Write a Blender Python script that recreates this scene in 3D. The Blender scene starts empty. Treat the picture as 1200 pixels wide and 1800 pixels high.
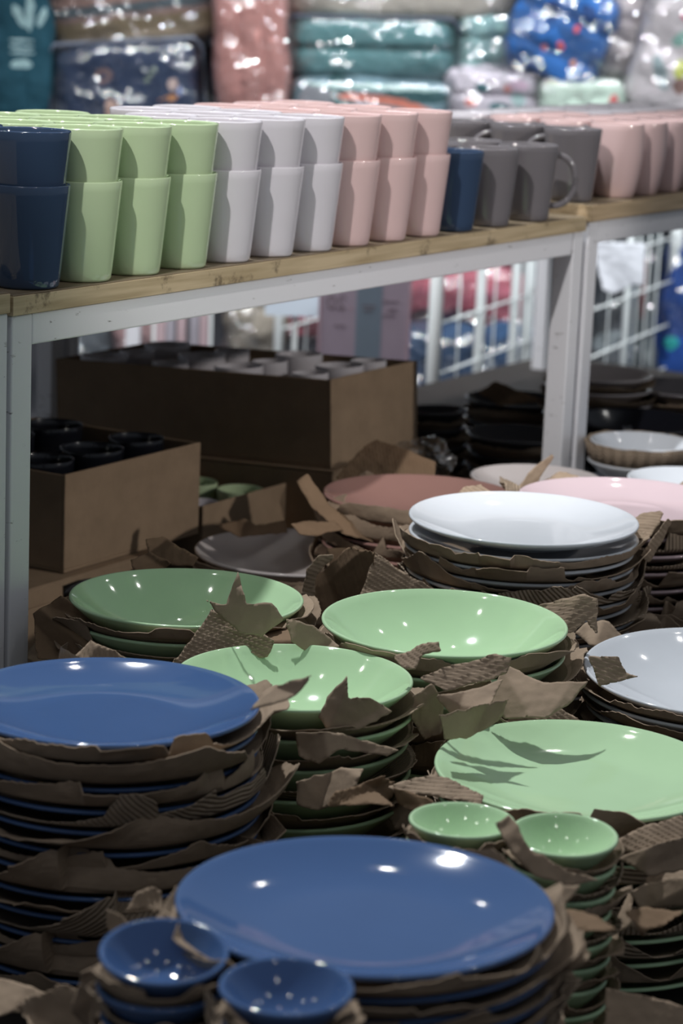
import bpy, bmesh, math, random
from mathutils import Vector, Matrix, noise
from math import pi, sin, cos, radians as RAD
random.seed(7)
S = bpy.context.scene
COL = S.collection

# ------------------------------------------------------------------ camera
F = 4300.0; PITCH = RAD(12.3); ROLL = RAD(2.3); YAW = RAD(31); CZ = 1.35
fw = Vector((cos(YAW)*cos(PITCH), sin(YAW)*cos(PITCH), -sin(PITCH)))
r0 = Vector((sin(YAW), -cos(YAW), 0)); u0 = r0.cross(fw)
CR = r0*cos(ROLL) + u0*sin(ROLL); CU = u0*cos(ROLL) - r0*sin(ROLL)
CAM = Vector((0, 0, CZ))
cd = bpy.data.cameras.new('camera'); cam = bpy.data.objects.new('camera', cd); COL.objects.link(cam)
cd.sensor_fit = 'VERTICAL'; cd.sensor_height = 36; cd.sensor_width = 24; cd.lens = F*36/1800
cd.clip_start = .05; cd.clip_end = 60
cam.matrix_world = Matrix(((CR.x, CU.x, -fw.x, CAM.x), (CR.y, CU.y, -fw.y, CAM.y), (CR.z, CU.z, -fw.z, CAM.z), (0, 0, 0, 1)))
cd.dof.use_dof = True; cd.dof.focus_distance = 2.55; cd.dof.aperture_fstop = 6.5
S.camera = cam

def ray(x, y): return fw + CR*((x-600)/F) - CU*((y-900)/F)
def atd(x, y, d): return CAM + ray(x, y)*d                     # point at camera depth d
def atz(x, y, z):                                              # point on the level z
    d = ray(x, y); return CAM + d*((z-CZ)/d.z)
def aty(x, y, Y):
    d = ray(x, y); return CAM + d*(Y/d.y)
def depth(p): return (Vector(p)-CAM).dot(fw)

# ------------------------------------------------------------------ world, lamps, exposure
w = bpy.data.worlds.new('world'); S.world = w; w.use_nodes = True
bg = w.node_tree.nodes['Background']; bg.inputs[0].default_value = (.80, .88, 1, 1); bg.inputs[1].default_value = .17
vs = S.view_settings; vs.view_transform = 'Standard'; vs.look = 'None'; vs.gamma = 1; vs.use_curve_mapping = False
vs.exposure = 0.0
S.cycles.max_bounces = 8; S.cycles.transparent_max_bounces = 12; S.cycles.caustics_reflective = False; S.cycles.caustics_refractive = False

def lamp(loc, target, energy, radius=.07, col=(1, .97, .93), spot=None, blend=.6):
    ld = bpy.data.lights.new('ceiling_or_added_spot', 'SPOT'); ld.energy = energy; ld.shadow_soft_size = radius; ld.color = col
    ld.spot_size = RAD(spot or 70); ld.spot_blend = blend
    o = bpy.data.objects.new('ceiling_or_added_spot', ld); COL.objects.link(o); o.location = loc
    o.rotation_euler = (Vector(target)-Vector(loc)).to_track_quat('-Z', 'Y').to_euler()
    return o
T = Vector((2.2, 1.2, .7))
lamp(T+Vector((.55, 1.20, 2.85)), T+Vector((.3, 0, 0)), 345, .05, (.96, .98, 1))           # key: behind, to the left
lamp(T+Vector((.9, -4.2, 2.0)), (2.8, 1.65, 1.30), 300, .05, (1, .94, .89), 20, .4)           # low, from the right of the camera
lamp((-.2, .95, 3.35), (2.8, 1.6, 1.32), 330, .035, (1, .96, .94), 23, .35)          # from behind the camera, aimed at the cups
for i in range(4):                                                                          # rows of small ceiling spots
    for j in range(4):
        p = Vector((.2+i*1.5, -1.0+j*1.5, 3.3))
        lamp(p, p-Vector((0, 0, 3)), 6, .025, (1, .98, .95), 140)
lamp((5.4, 2.2, 3.2), (6.2, 4.0, 1.0), 95, .05, (.95, .97, 1), 80)
lamp((4.2, 3.8, 3.2), (6.0, 5.0, 1.0), 55, .05, (.95, .97, 1), 80)
lamp((6.4, 2.4, 2.6), (7.0, 3.4, 1.0), 60, .05, (.95, .97, 1), 90)
lamp((4.3, 3.3, 2.4), (6.0, 3.2, .5), 110, .05, (.93, .97, 1), 75)  # added unseen fill that brightens the cages and packs below the shelf
lamp((5.3, 1.1, 2.4), (6.1, 2.6, .6), 170, .05, (.93, .97, 1), 75)  # added unseen fill for the hanging white paper and right cage
lamp((3.85, 2.75, 2.3), (4.6, 2.95, .8), 90, .05, (1, .96, .97), 50)  # added unseen fill aimed at the front of the price board
for i in range(3):
    for j in range(4):
        p = Vector((3.4+i*.8+j*.3, 1.6+j*.9+(3-i)*.4, 2.5+.25*i)); lamp(p, p+Vector((1.2, .8, -.9)), 12, .02, (1, 1, 1), 120)  # added small spots, only to put sparkle on the plastic wraps

# ------------------------------------------------------------------ helpers
def link(o, parent=None):
    COL.objects.link(o)
    if parent: o.parent = parent
    return o
def mesh(name, verts, faces, mats, parent=None, smooth=True, uv=None, midx=None):
    me = bpy.data.meshes.new(name); me.from_pydata([tuple(v) for v in verts], [], faces); me.validate()
    for m in (mats if isinstance(mats, (list, tuple)) else [mats]): me.materials.append(m)
    if uv:
        L = me.uv_layers.new(name='UVMap')
        for l in me.loops: L.data[l.index].uv = uv[l.vertex_index]
    if midx:
        for p, k in zip(me.polygons, midx): p.material_index = k
    me.polygons.foreach_set('use_smooth', [smooth]*len(me.polygons))
    return link(bpy.data.objects.new(name, me), parent)
def empty(name, loc=(0, 0, 0), rz=0):
    o = bpy.data.objects.new(name, None); COL.objects.link(o); o.location = loc; o.rotation_euler = (0, 0, rz); o.empty_display_size = .02
    return o
def tag(o, label, cat, group=None):
    o['label'] = label; o['category'] = cat
    if group: o['group'] = group
    return o
def struct(o): o['kind'] = 'structure'; return o
class MB:
    def __init__(s): s.v = []; s.f = []; s.m = []
    def box(s, a, b, k=0, rot=None):
        n = len(s.v)
        for z in (a[2], b[2]):
            for x, y in ((a[0], a[1]), (b[0], a[1]), (b[0], b[1]), (a[0], b[1])):
                p = Vector((x, y, z)); s.v.append(rot @ p if rot else p)
        s.f += [tuple(n+i for i in q) for q in ((0, 3, 2, 1), (4, 5, 6, 7), (0, 1, 5, 4), (1, 2, 6, 5), (2, 3, 7, 6), (3, 0, 4, 7))]
        s.m += [k]*6
        return s
    def tube(s, pts, r, n=8, k=0, closed=False):
        pts = [Vector(p) for p in pts]; N = len(pts); base = len(s.v)
        for i, p in enumerate(pts):
            t = (pts[min(i+1, N-1)] - pts[max(i-1, 0)]).normalized()
            a = t.cross(Vector((0, 0, 1)));
            if a.length < .05: a = t.cross(Vector((0, 1, 0)))
            a.normalize(); b = t.cross(a)
            rr = r[i] if isinstance(r, (list, tuple)) else r
            for q in range(n): s.v.append(p + (a*cos(2*pi*q/n) + b*sin(2*pi*q/n))*rr)
        for i in range(N-1):
            for q in range(n):
                s.f.append((base+i*n+q, base+i*n+(q+1) % n, base+(i+1)*n+(q+1) % n, base+(i+1)*n+q)); s.m.append(k)
        s.f.append(tuple(base+q for q in range(n))[::-1]); s.f.append(tuple(base+(N-1)*n+q for q in range(n))); s.m += [k, k]
        return s
    def build(s, name, mats, parent=None, smooth=False, bevel=0):
        o = mesh(name, s.v, s.f, mats, parent, smooth, midx=s.m)
        if bevel:
            b = o.modifiers.new('bevel', 'BEVEL'); b.width = bevel; b.segments = 2
        return o
def lathe(profile, n=96):
    v = []; f = []
    for (r, z) in profile:
        for k in range(n): v.append((r*cos(2*pi*k/n), r*sin(2*pi*k/n), z))
    m = len(profile)
    for i in range(m-1):
        for k in range(n): f.append((i*n+k, i*n+(k+1) % n, (i+1)*n+(k+1) % n, (i+1)*n+k))
    f.append(tuple(k for k in range(n))[::-1]); f.append(tuple((m-1)*n+k for k in range(n)))
    return v, f

# ------------------------------------------------------------------ materials
def nm(name):
    m = bpy.data.materials.new(name); m.use_nodes = True
    nt = m.node_tree; b = nt.nodes['Principled BSDF']; return m, nt, b
def setin(b, **k):
    for a, v in k.items():
        a = a.replace('_', ' ')
        if a in b.inputs: b.inputs[a].default_value = v
def plain(name, c, rough=.5, spec=.5, metal=0, bump=0, bscale=200, var=0, vscale=12):
    m, nt, b = nm(name); setin(b, Base_Color=(*c, 1), Roughness=rough, Metallic=metal)
    b.inputs['Specular IOR Level'].default_value = spec
    tc = nt.nodes.new('ShaderNodeTexCoord')
    if var:
        n = nt.nodes.new('ShaderNodeTexNoise'); n.inputs['Scale'].default_value = vscale; n.inputs['Detail'].default_value = 5
        nt.links.new(tc.outputs['Object'], n.inputs['Vector'])
        mx = nt.nodes.new('ShaderNodeMix'); mx.data_type = 'RGBA'
        mx.inputs[6].default_value = (*[x*(1-var) for x in c], 1); mx.inputs[7].default_value = (*[min(1, x*(1+var)) for x in c], 1)
        nt.links.new(n.outputs['Fac'], mx.inputs[0]); nt.links.new(mx.outputs[2], b.inputs['Base Color'])
    if bump:
        n2 = nt.nodes.new('ShaderNodeTexNoise'); n2.inputs['Scale'].default_value = bscale; n2.inputs['Detail'].default_value = 4
        nt.links.new(tc.outputs['Object'], n2.inputs['Vector'])
        bp = nt.nodes.new('ShaderNodeBump'); bp.inputs['Strength'].default_value = bump; bp.inputs['Distance'].default_value = .002
        nt.links.new(n2.outputs['Fac'], bp.inputs['Height']); nt.links.new(bp.outputs['Normal'], b.inputs['Normal'])
    return m
def glaze(name, c, rough=.07):
    m, nt, b = nm(name); setin(b, Base_Color=(*c, 1), Roughness=rough); b.inputs['IOR'].default_value = 1.52
    tc = nt.nodes.new('ShaderNodeTexCoord')
    n = nt.nodes.new('ShaderNodeTexNoise'); n.inputs['Scale'].default_value = 18; n.inputs['Detail'].default_value = 3
    nt.links.new(tc.outputs['Object'], n.inputs['Vector'])
    bp = nt.nodes.new('ShaderNodeBump'); bp.inputs['Strength'].default_value = .05; bp.inputs['Distance'].default_value = .002
    nt.links.new(n.outputs['Fac'], bp.inputs['Height']); nt.links.new(bp.outputs['Normal'], b.inputs['Normal'])
    mx = nt.nodes.new('ShaderNodeMix'); mx.data_type = 'RGBA'
    mx.inputs[6].default_value = (*[x*.95 for x in c], 1); mx.inputs[7].default_value = (*[min(1, x*1.05) for x in c], 1)
    nt.links.new(n.outputs['Fac'], mx.inputs[0]); nt.links.new(mx.outputs[2], b.inputs['Base Color'])
    return m
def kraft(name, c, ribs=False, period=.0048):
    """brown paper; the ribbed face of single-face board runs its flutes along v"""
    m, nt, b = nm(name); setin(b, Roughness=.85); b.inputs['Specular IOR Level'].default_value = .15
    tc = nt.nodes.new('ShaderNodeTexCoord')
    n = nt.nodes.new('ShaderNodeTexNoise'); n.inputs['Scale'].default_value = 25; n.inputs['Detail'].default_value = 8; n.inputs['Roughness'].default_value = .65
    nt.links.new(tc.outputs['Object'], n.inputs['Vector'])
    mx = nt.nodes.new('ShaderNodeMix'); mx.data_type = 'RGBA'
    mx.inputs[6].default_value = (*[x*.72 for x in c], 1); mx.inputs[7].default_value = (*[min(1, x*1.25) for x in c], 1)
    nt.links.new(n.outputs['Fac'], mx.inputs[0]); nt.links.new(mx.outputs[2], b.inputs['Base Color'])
    n2 = nt.nodes.new('ShaderNodeTexNoise'); n2.inputs['Scale'].default_value = 60; n2.inputs['Detail'].default_value = 4
    nt.links.new(tc.outputs['Object'], n2.inputs['Vector'])
    bp = nt.nodes.new('ShaderNodeBump'); bp.inputs['Strength'].default_value = .35; bp.inputs['Distance'].default_value = .003
    nt.links.new(n2.outputs['Fac'], bp.inputs['Height'])
    if ribs:
        wv = nt.nodes.new('ShaderNodeTexWave'); wv.wave_type = 'BANDS'; wv.bands_direction = 'X'
        wv.inputs['Scale'].default_value = 2*pi/20/period/ (2*pi) * 2*pi * .1591549*2; wv.inputs['Distortion'].default_value = 0
        wv.inputs['Scale'].default_value = .31416/period
        nt.links.new(tc.outputs['UV'], wv.inputs['Vector'])
        b2 = nt.nodes.new('ShaderNodeBump'); b2.inputs['Strength'].default_value = .9; b2.inputs['Distance'].default_value = .0022
        nt.links.new(wv.outputs['Color'], b2.inputs['Height']); nt.links.new(bp.outputs['Normal'], b2.inputs['Normal'])
        nt.links.new(b2.outputs['Normal'], b.inputs['Normal'])
    else: nt.links.new(bp.outputs['Normal'], b.inputs['Normal'])
    return m
KR = (.33, .25, .18)
M = dict(
    blue=glaze('blue_glaze', (.062, .125, .285)), navy=glaze('navy_glaze', (.033, .058, .110)),
    green=glaze('green_glaze', (.48, .70, .43)), mgreen=glaze('mug_green_glaze', (.43, .54, .34)),
    white=glaze('white_glaze', (.62, .65, .69)), mwhite=glaze('mug_white_glaze', (.60, .58, .62)),
    pink=glaze('pink_glaze', (.58, .46, .49)), mpink=glaze('mug_pink_glaze', (.63, .46, .45)), salmon=glaze('shaded_salmon_glaze', (.40, .23, .20)),  # salmon is browned in its colour for shelf shadow that falls short
    grey=glaze('grey_glaze', (.155, .145, .155)), dgrey=glaze('dark_grey_glaze', (.05, .052, .06), .12), black=glaze('black_glaze', (.008, .009, .013), .15),
    beige=glaze('beige_glaze', (.70, .65, .64)), greige=glaze('greige_glaze', (.60, .54, .53)),
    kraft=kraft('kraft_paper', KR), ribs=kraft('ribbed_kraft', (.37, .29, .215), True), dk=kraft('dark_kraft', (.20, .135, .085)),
    card=kraft('carton_board', (.29, .21, .14)), cardin=kraft('carton_board_inner', (.20, .12, .07)),
    paint=plain('chipped_white_paint', (.70, .69, .72), .45), wood=plain('board_edge', (.4, .3, .18), .5),
    deck=plain('deck_board', (.030, .024, .020), .6, var=.3, vscale=8),
    wire=plain('white_wire', (.72, .76, .76), .35), floor=plain('floor_tile', (.10, .10, .11), .3, var=.1),
    wall=plain('wall_paint', (.05, .055, .07), .8), paper=plain('white_paper', (.78, .80, .86), .7, bump=.2, bscale=40),
)
# worn paint: chips and grime
def worn():
    m, nt, b = nm('worn_white_paint'); setin(b, Roughness=.42)
    tc = nt.nodes.new('ShaderNodeTexCoord'); mp = nt.nodes.new('ShaderNodeMapping'); mp.inputs['Scale'].default_value = (22, 22, 70)
    nt.links.new(tc.outputs['Object'], mp.inputs['Vector'])
    n = nt.nodes.new('ShaderNodeTexNoise'); n.inputs['Scale'].default_value = 1.3; n.inputs['Detail'].default_value = 8; n.inputs['Roughness'].default_value = .7
    nt.links.new(mp.outputs['Vector'], n.inputs['Vector'])
    r = nt.nodes.new('ShaderNodeValToRGB'); r.color_ramp.elements[0].position = .30; r.color_ramp.elements[0].color = (.10, .09, .08, 1)
    r.color_ramp.elements[1].position = .37; r.color_ramp.elements[1].color = (.74, .745, .775, 1)
    nt.links.new(n.outputs['Fac'], r.inputs[0]); nt.links.new(r.outputs[0], b.inputs['Base Color']); return m
M['worn'] = worn()
def woodmat(name, c, edge):
    m, nt, b = nm(name); setin(b, Roughness=.4)
    tc = nt.nodes.new('ShaderNodeTexCoord'); mp = nt.nodes.new('ShaderNodeMapping'); mp.inputs['Scale'].default_value = (6, 60, 120)
    nt.links.new(tc.outputs['Object'], mp.inputs['Vector'])
    n = nt.nodes.new('ShaderNodeTexNoise'); n.inputs['Scale'].default_value = 1; n.inputs['Detail'].default_value = 6
    nt.links.new(mp.outputs['Vector'], n.inputs['Vector'])
    r = nt.nodes.new('ShaderNodeValToRGB'); e = r.color_ramp.elements
    e[0].position = .30; e[0].color = (c[0]*.65, c[1]*.62, c[2]*.55, 1); e[1].position = .62; e[1].color = (*c, 1)
    nt.links.new(n.outputs['Fac'], r.inputs[0])
    n3 = nt.nodes.new('ShaderNodeTexNoise'); n3.inputs['Scale'].default_value = 9; n3.inputs['Detail'].default_value = 9; n3.inputs['Roughness'].default_value = .75
    nt.links.new(tc.outputs['Object'], n3.inputs['Vector'])
    r2 = nt.nodes.new('ShaderNodeValToRGB'); r2.color_ramp.elements[0].position = .38 if edge else .33; r2.color_ramp.elements[0].color = (.08, .06, .04, 1)
    r2.color_ramp.elements[1].position = .45 if edge else .36; r2.color_ramp.elements[1].color = (1, 1, 1, 1)
    mu = nt.nodes.new('ShaderNodeMix'); mu.data_type = 'RGBA'; mu.blend_type = 'MULTIPLY'; mu.inputs[0].default_value = .8
    nt.links.new(n3.outputs['Fac'], r2.inputs[0]); nt.links.new(r.outputs[0], mu.inputs[6]); nt.links.new(r2.outputs[0], mu.inputs[7])
    nt.links.new(mu.outputs[2], b.inputs['Base Color']); return m
M['wood'] = woodmat('board_wood', (.56, .45, .29), True); M['wood2'] = woodmat('board_wood_clean', (.54, .41, .26), False)
M['woodtop'] = woodmat('board_top_veneer', (.24, .19, .13), False)
def plastic(name='clear_plastic', tint=(1, 1, 1), base=.16):
    m = bpy.data.materials.new(name); m.use_nodes = True; nt = m.node_tree; nt.nodes.remove(nt.nodes['Principled BSDF'])
    out = nt.nodes['Material Output']; tr = nt.nodes.new('ShaderNodeBsdfTransparent'); gl = nt.nodes.new('ShaderNodeBsdfGlossy')
    gl.inputs['Roughness'].default_value = .12; tr.inputs[0].default_value = (*tint, 1)
    mx = nt.nodes.new('ShaderNodeMixShader'); lw = nt.nodes.new('ShaderNodeLayerWeight'); lw.inputs[0].default_value = .25
    mr = nt.nodes.new('ShaderNodeMapRange'); mr.inputs[3].default_value = base; mr.inputs[4].default_value = .55
    tc = nt.nodes.new('ShaderNodeTexCoord'); n = nt.nodes.new('ShaderNodeTexNoise'); n.inputs['Scale'].default_value = 9; n.inputs['Detail'].default_value = 3; n.inputs['Roughness'].default_value = .55
    bp = nt.nodes.new('ShaderNodeBump'); bp.inputs['Strength'].default_value = 1; bp.inputs['Distance'].default_value = .06
    L = nt.links.new
    L(tc.outputs['Object'], n.inputs['Vector']); L(n.outputs['Fac'], bp.inputs['Height']); L(bp.outputs['Normal'], gl.inputs['Normal'])
    L(lw.outputs['Facing'], mr.inputs[0]); L(mr.outputs[0], mx.inputs[0]); L(tr.outputs[0], mx.inputs[1]); L(gl.outputs[0], mx.inputs[2]); L(mx.outputs[0], out.inputs[0])
    return m
M['plastic'] = plastic()
def translucent(name, c):
    m = bpy.data.materials.new(name); m.use_nodes = True; nt = m.node_tree; b = nt.nodes['Principled BSDF']; setin(b, Base_Color=(*c, 1), Roughness=.4)
    t = nt.nodes.new('ShaderNodeBsdfTranslucent'); t.inputs[0].default_value = (*c, 1); x = nt.nodes.new('ShaderNodeMixShader'); x.inputs[0].default_value = .55
    nt.links.new(b.outputs[0], x.inputs[1]); nt.links.new(t.outputs[0], x.inputs[2]); nt.links.new(x.outputs[0], nt.nodes['Material Output'].inputs[0]); return m
def fabric(name, base, spots=(), stripes=None, rough=.85):
    """cloth; spots = (x, z, rx, rz, colour, tilt) printed shapes in the cloth's own metres; stripes = list of (z0, z1, colour)"""
    m, nt, b = nm(name); setin(b, Roughness=rough); L = nt.links.new
    tc = nt.nodes.new('ShaderNodeTexCoord')
    n = nt.nodes.new('ShaderNodeTexNoise'); n.inputs['Scale'].default_value = 30; n.inputs['Detail'].default_value = 5
    L(tc.outputs['Object'], n.inputs['Vector'])
    mx = nt.nodes.new('ShaderNodeMix'); mx.data_type = 'RGBA'
    mx.inputs[6].default_value = (*[x*.8 for x in base], 1); mx.inputs[7].default_value = (*[min(1, x*1.2) for x in base], 1)
    L(n.outputs['Fac'], mx.inputs[0]); cur = mx.outputs[2]
    sep = nt.nodes.new('ShaderNodeSeparateXYZ'); L(tc.outputs['Object'], sep.inputs[0])
    def math_(op, a, c=None):
        q = nt.nodes.new('ShaderNodeMath'); q.operation = op
        for i, v in enumerate((a, c)):
            if v is None: continue
            if isinstance(v, (int, float)): q.inputs[i].default_value = v
            else: L(v, q.inputs[i])
        return q.outputs[0]
    wob = math_('MULTIPLY', math_('SUBTRACT', n.outputs['Fac'], .5), .02)
    X = math_('ADD', sep.outputs[0], wob); Z = math_('ADD', sep.outputs[2], wob)
    for (z0, z1, c) in (stripes or []):
        a = math_('MULTIPLY', math_('GREATER_THAN', Z, z0), math_('LESS_THAN', Z, z1))
        q = nt.nodes.new('ShaderNodeMix'); q.data_type = 'RGBA'; L(a, q.inputs[0]); L(cur, q.inputs[6]); q.inputs[7].default_value = (*c, 1); cur = q.outputs[2]
    for (x, z, rx, rz, c, t) in spots:
        dx = math_('SUBTRACT', X, x); dz = math_('SUBTRACT', Z, z)
        u = math_('ADD', math_('MULTIPLY', dx, cos(t)/rx), math_('MULTIPLY', dz, sin(t)/rx))
        v = math_('ADD', math_('MULTIPLY', dx, -sin(t)/rz), math_('MULTIPLY', dz, cos(t)/rz))
        a = math_('LESS_THAN', math_('ADD', math_('MULTIPLY', u, u), math_('MULTIPLY', v, v)), 1)
        q = nt.nodes.new('ShaderNodeMix'); q.data_type = 'RGBA'; L(a, q.inputs[0]); L(cur, q.inputs[6]); q.inputs[7].default_value = (*c, 1); cur = q.outputs[2]
    L(cur, b.inputs['Base Color'])
    n2 = nt.nodes.new('ShaderNodeTexNoise'); n2.inputs['Scale'].default_value = 14; n2.inputs['Detail'].default_value = 3
    L(tc.outputs['Object'], n2.inputs['Vector'])
    bp = nt.nodes.new('ShaderNodeBump'); bp.inputs['Strength'].default_value = .6; bp.inputs['Distance'].default_value = .03
    L(n2.outputs['Fac'], bp.inputs['Height']); L(bp.outputs['Normal'], b.inputs['Normal'])
    return m

# ------------------------------------------------------------------ the setting
TZ = .45
struct(MB().box((-3, -5, -.05), (13, 12, 0)).build('floor', M['floor']))
bw = MB().box((-6, 0, 0), (6, .1, 3.6)).build('wall_back', M['wall']); bw.location = (9.6, 5.8, 0); bw.rotation_euler = (0, 0, YAW-pi/2); struct(bw)

# display table under everything
dt = empty('display_table', (2.9, 1.2, 0)); tag(dt, 'low dark display table that carries all the plates, bowls and cartons', 'table')
MB().box((-2.1, -1.0, TZ-.03), (2.55, 1.5, TZ)).build('tabletop', M['deck'], dt, bevel=.002)
for sx in (-2.05, 2.45):
    for sy in (-.95, 1.4): MB().box((sx, sy, .001), (sx+.05, sy+.05, TZ-.03)).build('leg', M['paint'], dt)

# ------------------------------------------------------------------ white shelves that carry the mugs
def shelf(x0, x1, y0, y1, zt, th, label, wood, beam=.034, edgew=None):
    e = empty('mug_shelf', ((x0+x1)/2, y0, TZ)); tag(e, label, 'shelf', None)
    def L(a, b): return (a[0]-e.location.x, a[1]-e.location.y, a[2]-TZ), (b[0]-e.location.x, b[1]-e.location.y, b[2]-TZ)
    m = MB(); m.box(*L((x0, y0, zt-th), (x1, y1, zt-.0015))); m.box(*L((x0+.001, y0+.0015, zt-.0015), (x1-.001, y1-.001, zt)), k=1)
    m.build('board', [wood, M['woodtop']], e, bevel=.0012)
    zb = zt-th; t = .036
    for sx in (x0, x1-t):
        for sy in (y0, y1-t): MB().box(*L((sx+.002, sy+.003, TZ+.0005), (sx+t, sy+t, zb-.0005))).build('leg', M['worn'], e, bevel=.002)
    for sy in (y0, y1-t): MB().box(*L((x0+t+.0008, sy+.0035, zb-beam), (x1-t-.0008, sy+t-.004, zb-.0005))).build('beam', M['worn'], e, bevel=.002)
    for sx in (x0, x1-t): MB().box(*L((sx+.004, y0+t+.001, zb-beam), (sx+t-.004, y1-t-.001, zb-.0005))).build('side_beam', M['worn'], e, bevel=.002)
    return e
SZ = 1.0145
SY = 1.603
shelf(1.989, 3.350, SY, 2.62, SZ, .022, 'long white metal shelf with scuffed wooden board under the stacked cups', M['wood'])
shelf(.70, 1.984, SY, 2.62, SZ+.004, .022, 'white metal shelf cut off at the left edge of the photo', M['wood'])
shelf(3.357, 5.25, SY-.004, 2.62, SZ+.017, .026, 'white metal shelf with thicker clean board at the right edge', M['wood2'])

# ------------------------------------------------------------------ cups and mugs
def cup_profile(rt=.045, rb=.034, h=.11, t=.0032, belly=0):
    p = [(0.0005, .0015), (rb-.006, .0015), (rb-.004, 0), (rb-.0015, .0005), (rb, .003)]
    N = 10
    R = lambda s: rb + (rt-rb)*s + belly*sin(pi*min(1, s*1.0))*(1-s*.35)
    for i in range(1, N): p.append((R(i/N), h*i/N))
    p += [(R(1)-.0002, h-.0016), (R(1)-.0008, h-.0004), (R(1)-t*.5, h), (R(1)-t+.0006, h-.0006), (R(1)-t, h-.002)]
    for i in range(N-1, 0, -1):
        z = h*i/N
        if z > .009: p.append((R(i/N)-t, z))
    p += [(rb-t-.003, .006), (0.0005, .0055)]
    return p
cupcache = {}
def cup_obj(name, mat, rt=.045, rb=.034, h=.11, belly=0, parent=None, n=64):
    key = (mat.name, rt, rb, h, belly)
    if key in cupcache: o = bpy.data.objects.new(name, cupcache[key]); return link(o, parent)
    v, f = lathe(cup_profile(rt, rb, h, belly=belly), n)
    o = mesh(name, v, f, mat, parent); cupcache[key] = o.data; return o
def handle(mat, parent, rt=.045, h=.11, ang=0):
    pts = []; r = rt-.0045
    for i in range(17):
        a = pi*.5 - pi*i/16
        pts.append(Vector(((r-.004+.036*max(0, cos(a))**.8), 0, h*.53 + h*.34*sin(a))))
    pts[0].x = r-.0005; pts[-1].x = r-.0085
    m = MB(); m.tube(pts, .0048, 10)
    o = m.build('handle', mat, parent, True); o.rotation_euler = (0, 0, ang); return o
NTH = ['first', 'second', 'third', 'fourth', 'fifth', 'sixth', 'seventh', 'eighth', 'ninth', 'tenth', 'eleventh', 'twelfth', 'thirteenth', 'fourteenth',
       'fifteenth', 'sixteenth', 'seventeenth', 'eighteenth', 'nineteenth', 'twentieth', 'twenty-first', 'twenty-second']
ROW = ['front row', 'second row', 'third row', 'fourth row']
cols = ['blue'] + ['green']*3 + ['white']*3 + ['pink']*3
cm = {'blue': M['navy'], 'green': M['mgreen'], 'white': M['mwhite'], 'pink': M['mpink'], 'grey': M['grey']}
cn = {'blue': 'dark blue', 'green': 'light green', 'white': 'white', 'pink': 'pale pink', 'grey': 'grey'}
def cx(k): return 2.150 + .0925*k
DY = .0925
idx = {'blue': 0, 'green': 0, 'white': 0, 'pink': 0}
pos3 = ['left of three', 'middle of three', 'right of three']
for row in range(3):
    for k in range(-1, 9):
        c = cols[k+1]; X = cx(k) + random.uniform(-.0007, .0007); Y = SY+.037+row*DY + random.uniform(-.0007, .0007)
        if row == 2 and k == 3: continue
        if row == 3 and k < 2: continue
        where = 'at the left end' if c == 'blue' else pos3[k % 3]
        for lev in (0, 1):
            o = cup_obj('cup', cm[c]); o.location = (X, Y, SZ+.0003+lev*.0565)
            o.rotation_euler = (0, 0, random.random()*6)
            tag(o, '%s cup, %s of its nested pair, %s, %s' % (cn[c], 'upper' if lev else 'lower', where, ROW[row]), 'cup',
                '%s nested cups on the shelf' % cn[c])
# single mugs at the right end of the long shelf
def mug(c, X, Y, z, label, ang, group, name='mug'):
    e = empty(name, (X, Y, z)); tag(e, label, 'mug', group)
    cup_obj('body', cm[c], parent=e); handle(cm[c], e, ang=ang); return e
for row in range(3):
    for k, c in ((9, 'blue'), (10, 'grey'), (11, 'grey')):
        if row == 2 and k == 9: continue
        X = cx(k)+.004+{9: 0, 10: .014, 11: .046}[k]; Y = SY+.037+row*DY
        ang = RAD(-50) if k == 11 and row == 0 else RAD(120)
        lab = {9: '%s single mug just right of the pink cups, %s', 10: '%s single mug just right of the blue mug, %s', 11: '%s single mug at the shelf end with its handle showing, %s'}[k] % (cn[c], ROW[row])
        if k == 11 and row: lab = 'grey single mug at the right end of the long shelf, %s' % ROW[row]
        mug(c, X, Y, SZ+.0003, lab, ang, 'single mugs at the end of the long shelf')
# mugs on the right-hand shelf: grey mugs, then rounded pink ones
Z2 = SZ+.017+.0003
for row in range(4):
    for k in range(2):
        X = 3.392+.073*k; Y = SY+.052+.055*k+row*DY
        mug('grey', X, Y, Z2, 'grey mug on the right-hand shelf, %s, %s' % (['left of its pair', 'right of its pair, beside the pink mugs'][k], (ROW+['fifth row'])[row]), RAD(120), 'grey mugs on the right-hand shelf')
pk = M['mpink']
for row in range(4):
    for k in range(8):
        X = 3.520+.0885*k; Y = SY+.038+row*.089
        o = cup_obj('cup', pk if row < 3 and (row < 2 or k < 3) else M['mwhite'], .042, .031, .115, .0065)
        o.location = (X, Y, Z2)
        tag(o, 'rounded %s cup on the right-hand shelf, %s, %s from the grey mugs' % ('pink' if row < 3 and (row < 2 or k < 3) else 'white', (ROW+['fifth row', 'sixth row'])[row], NTH[k]), 'cup', 'rounded cups on the right-hand shelf')

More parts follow.
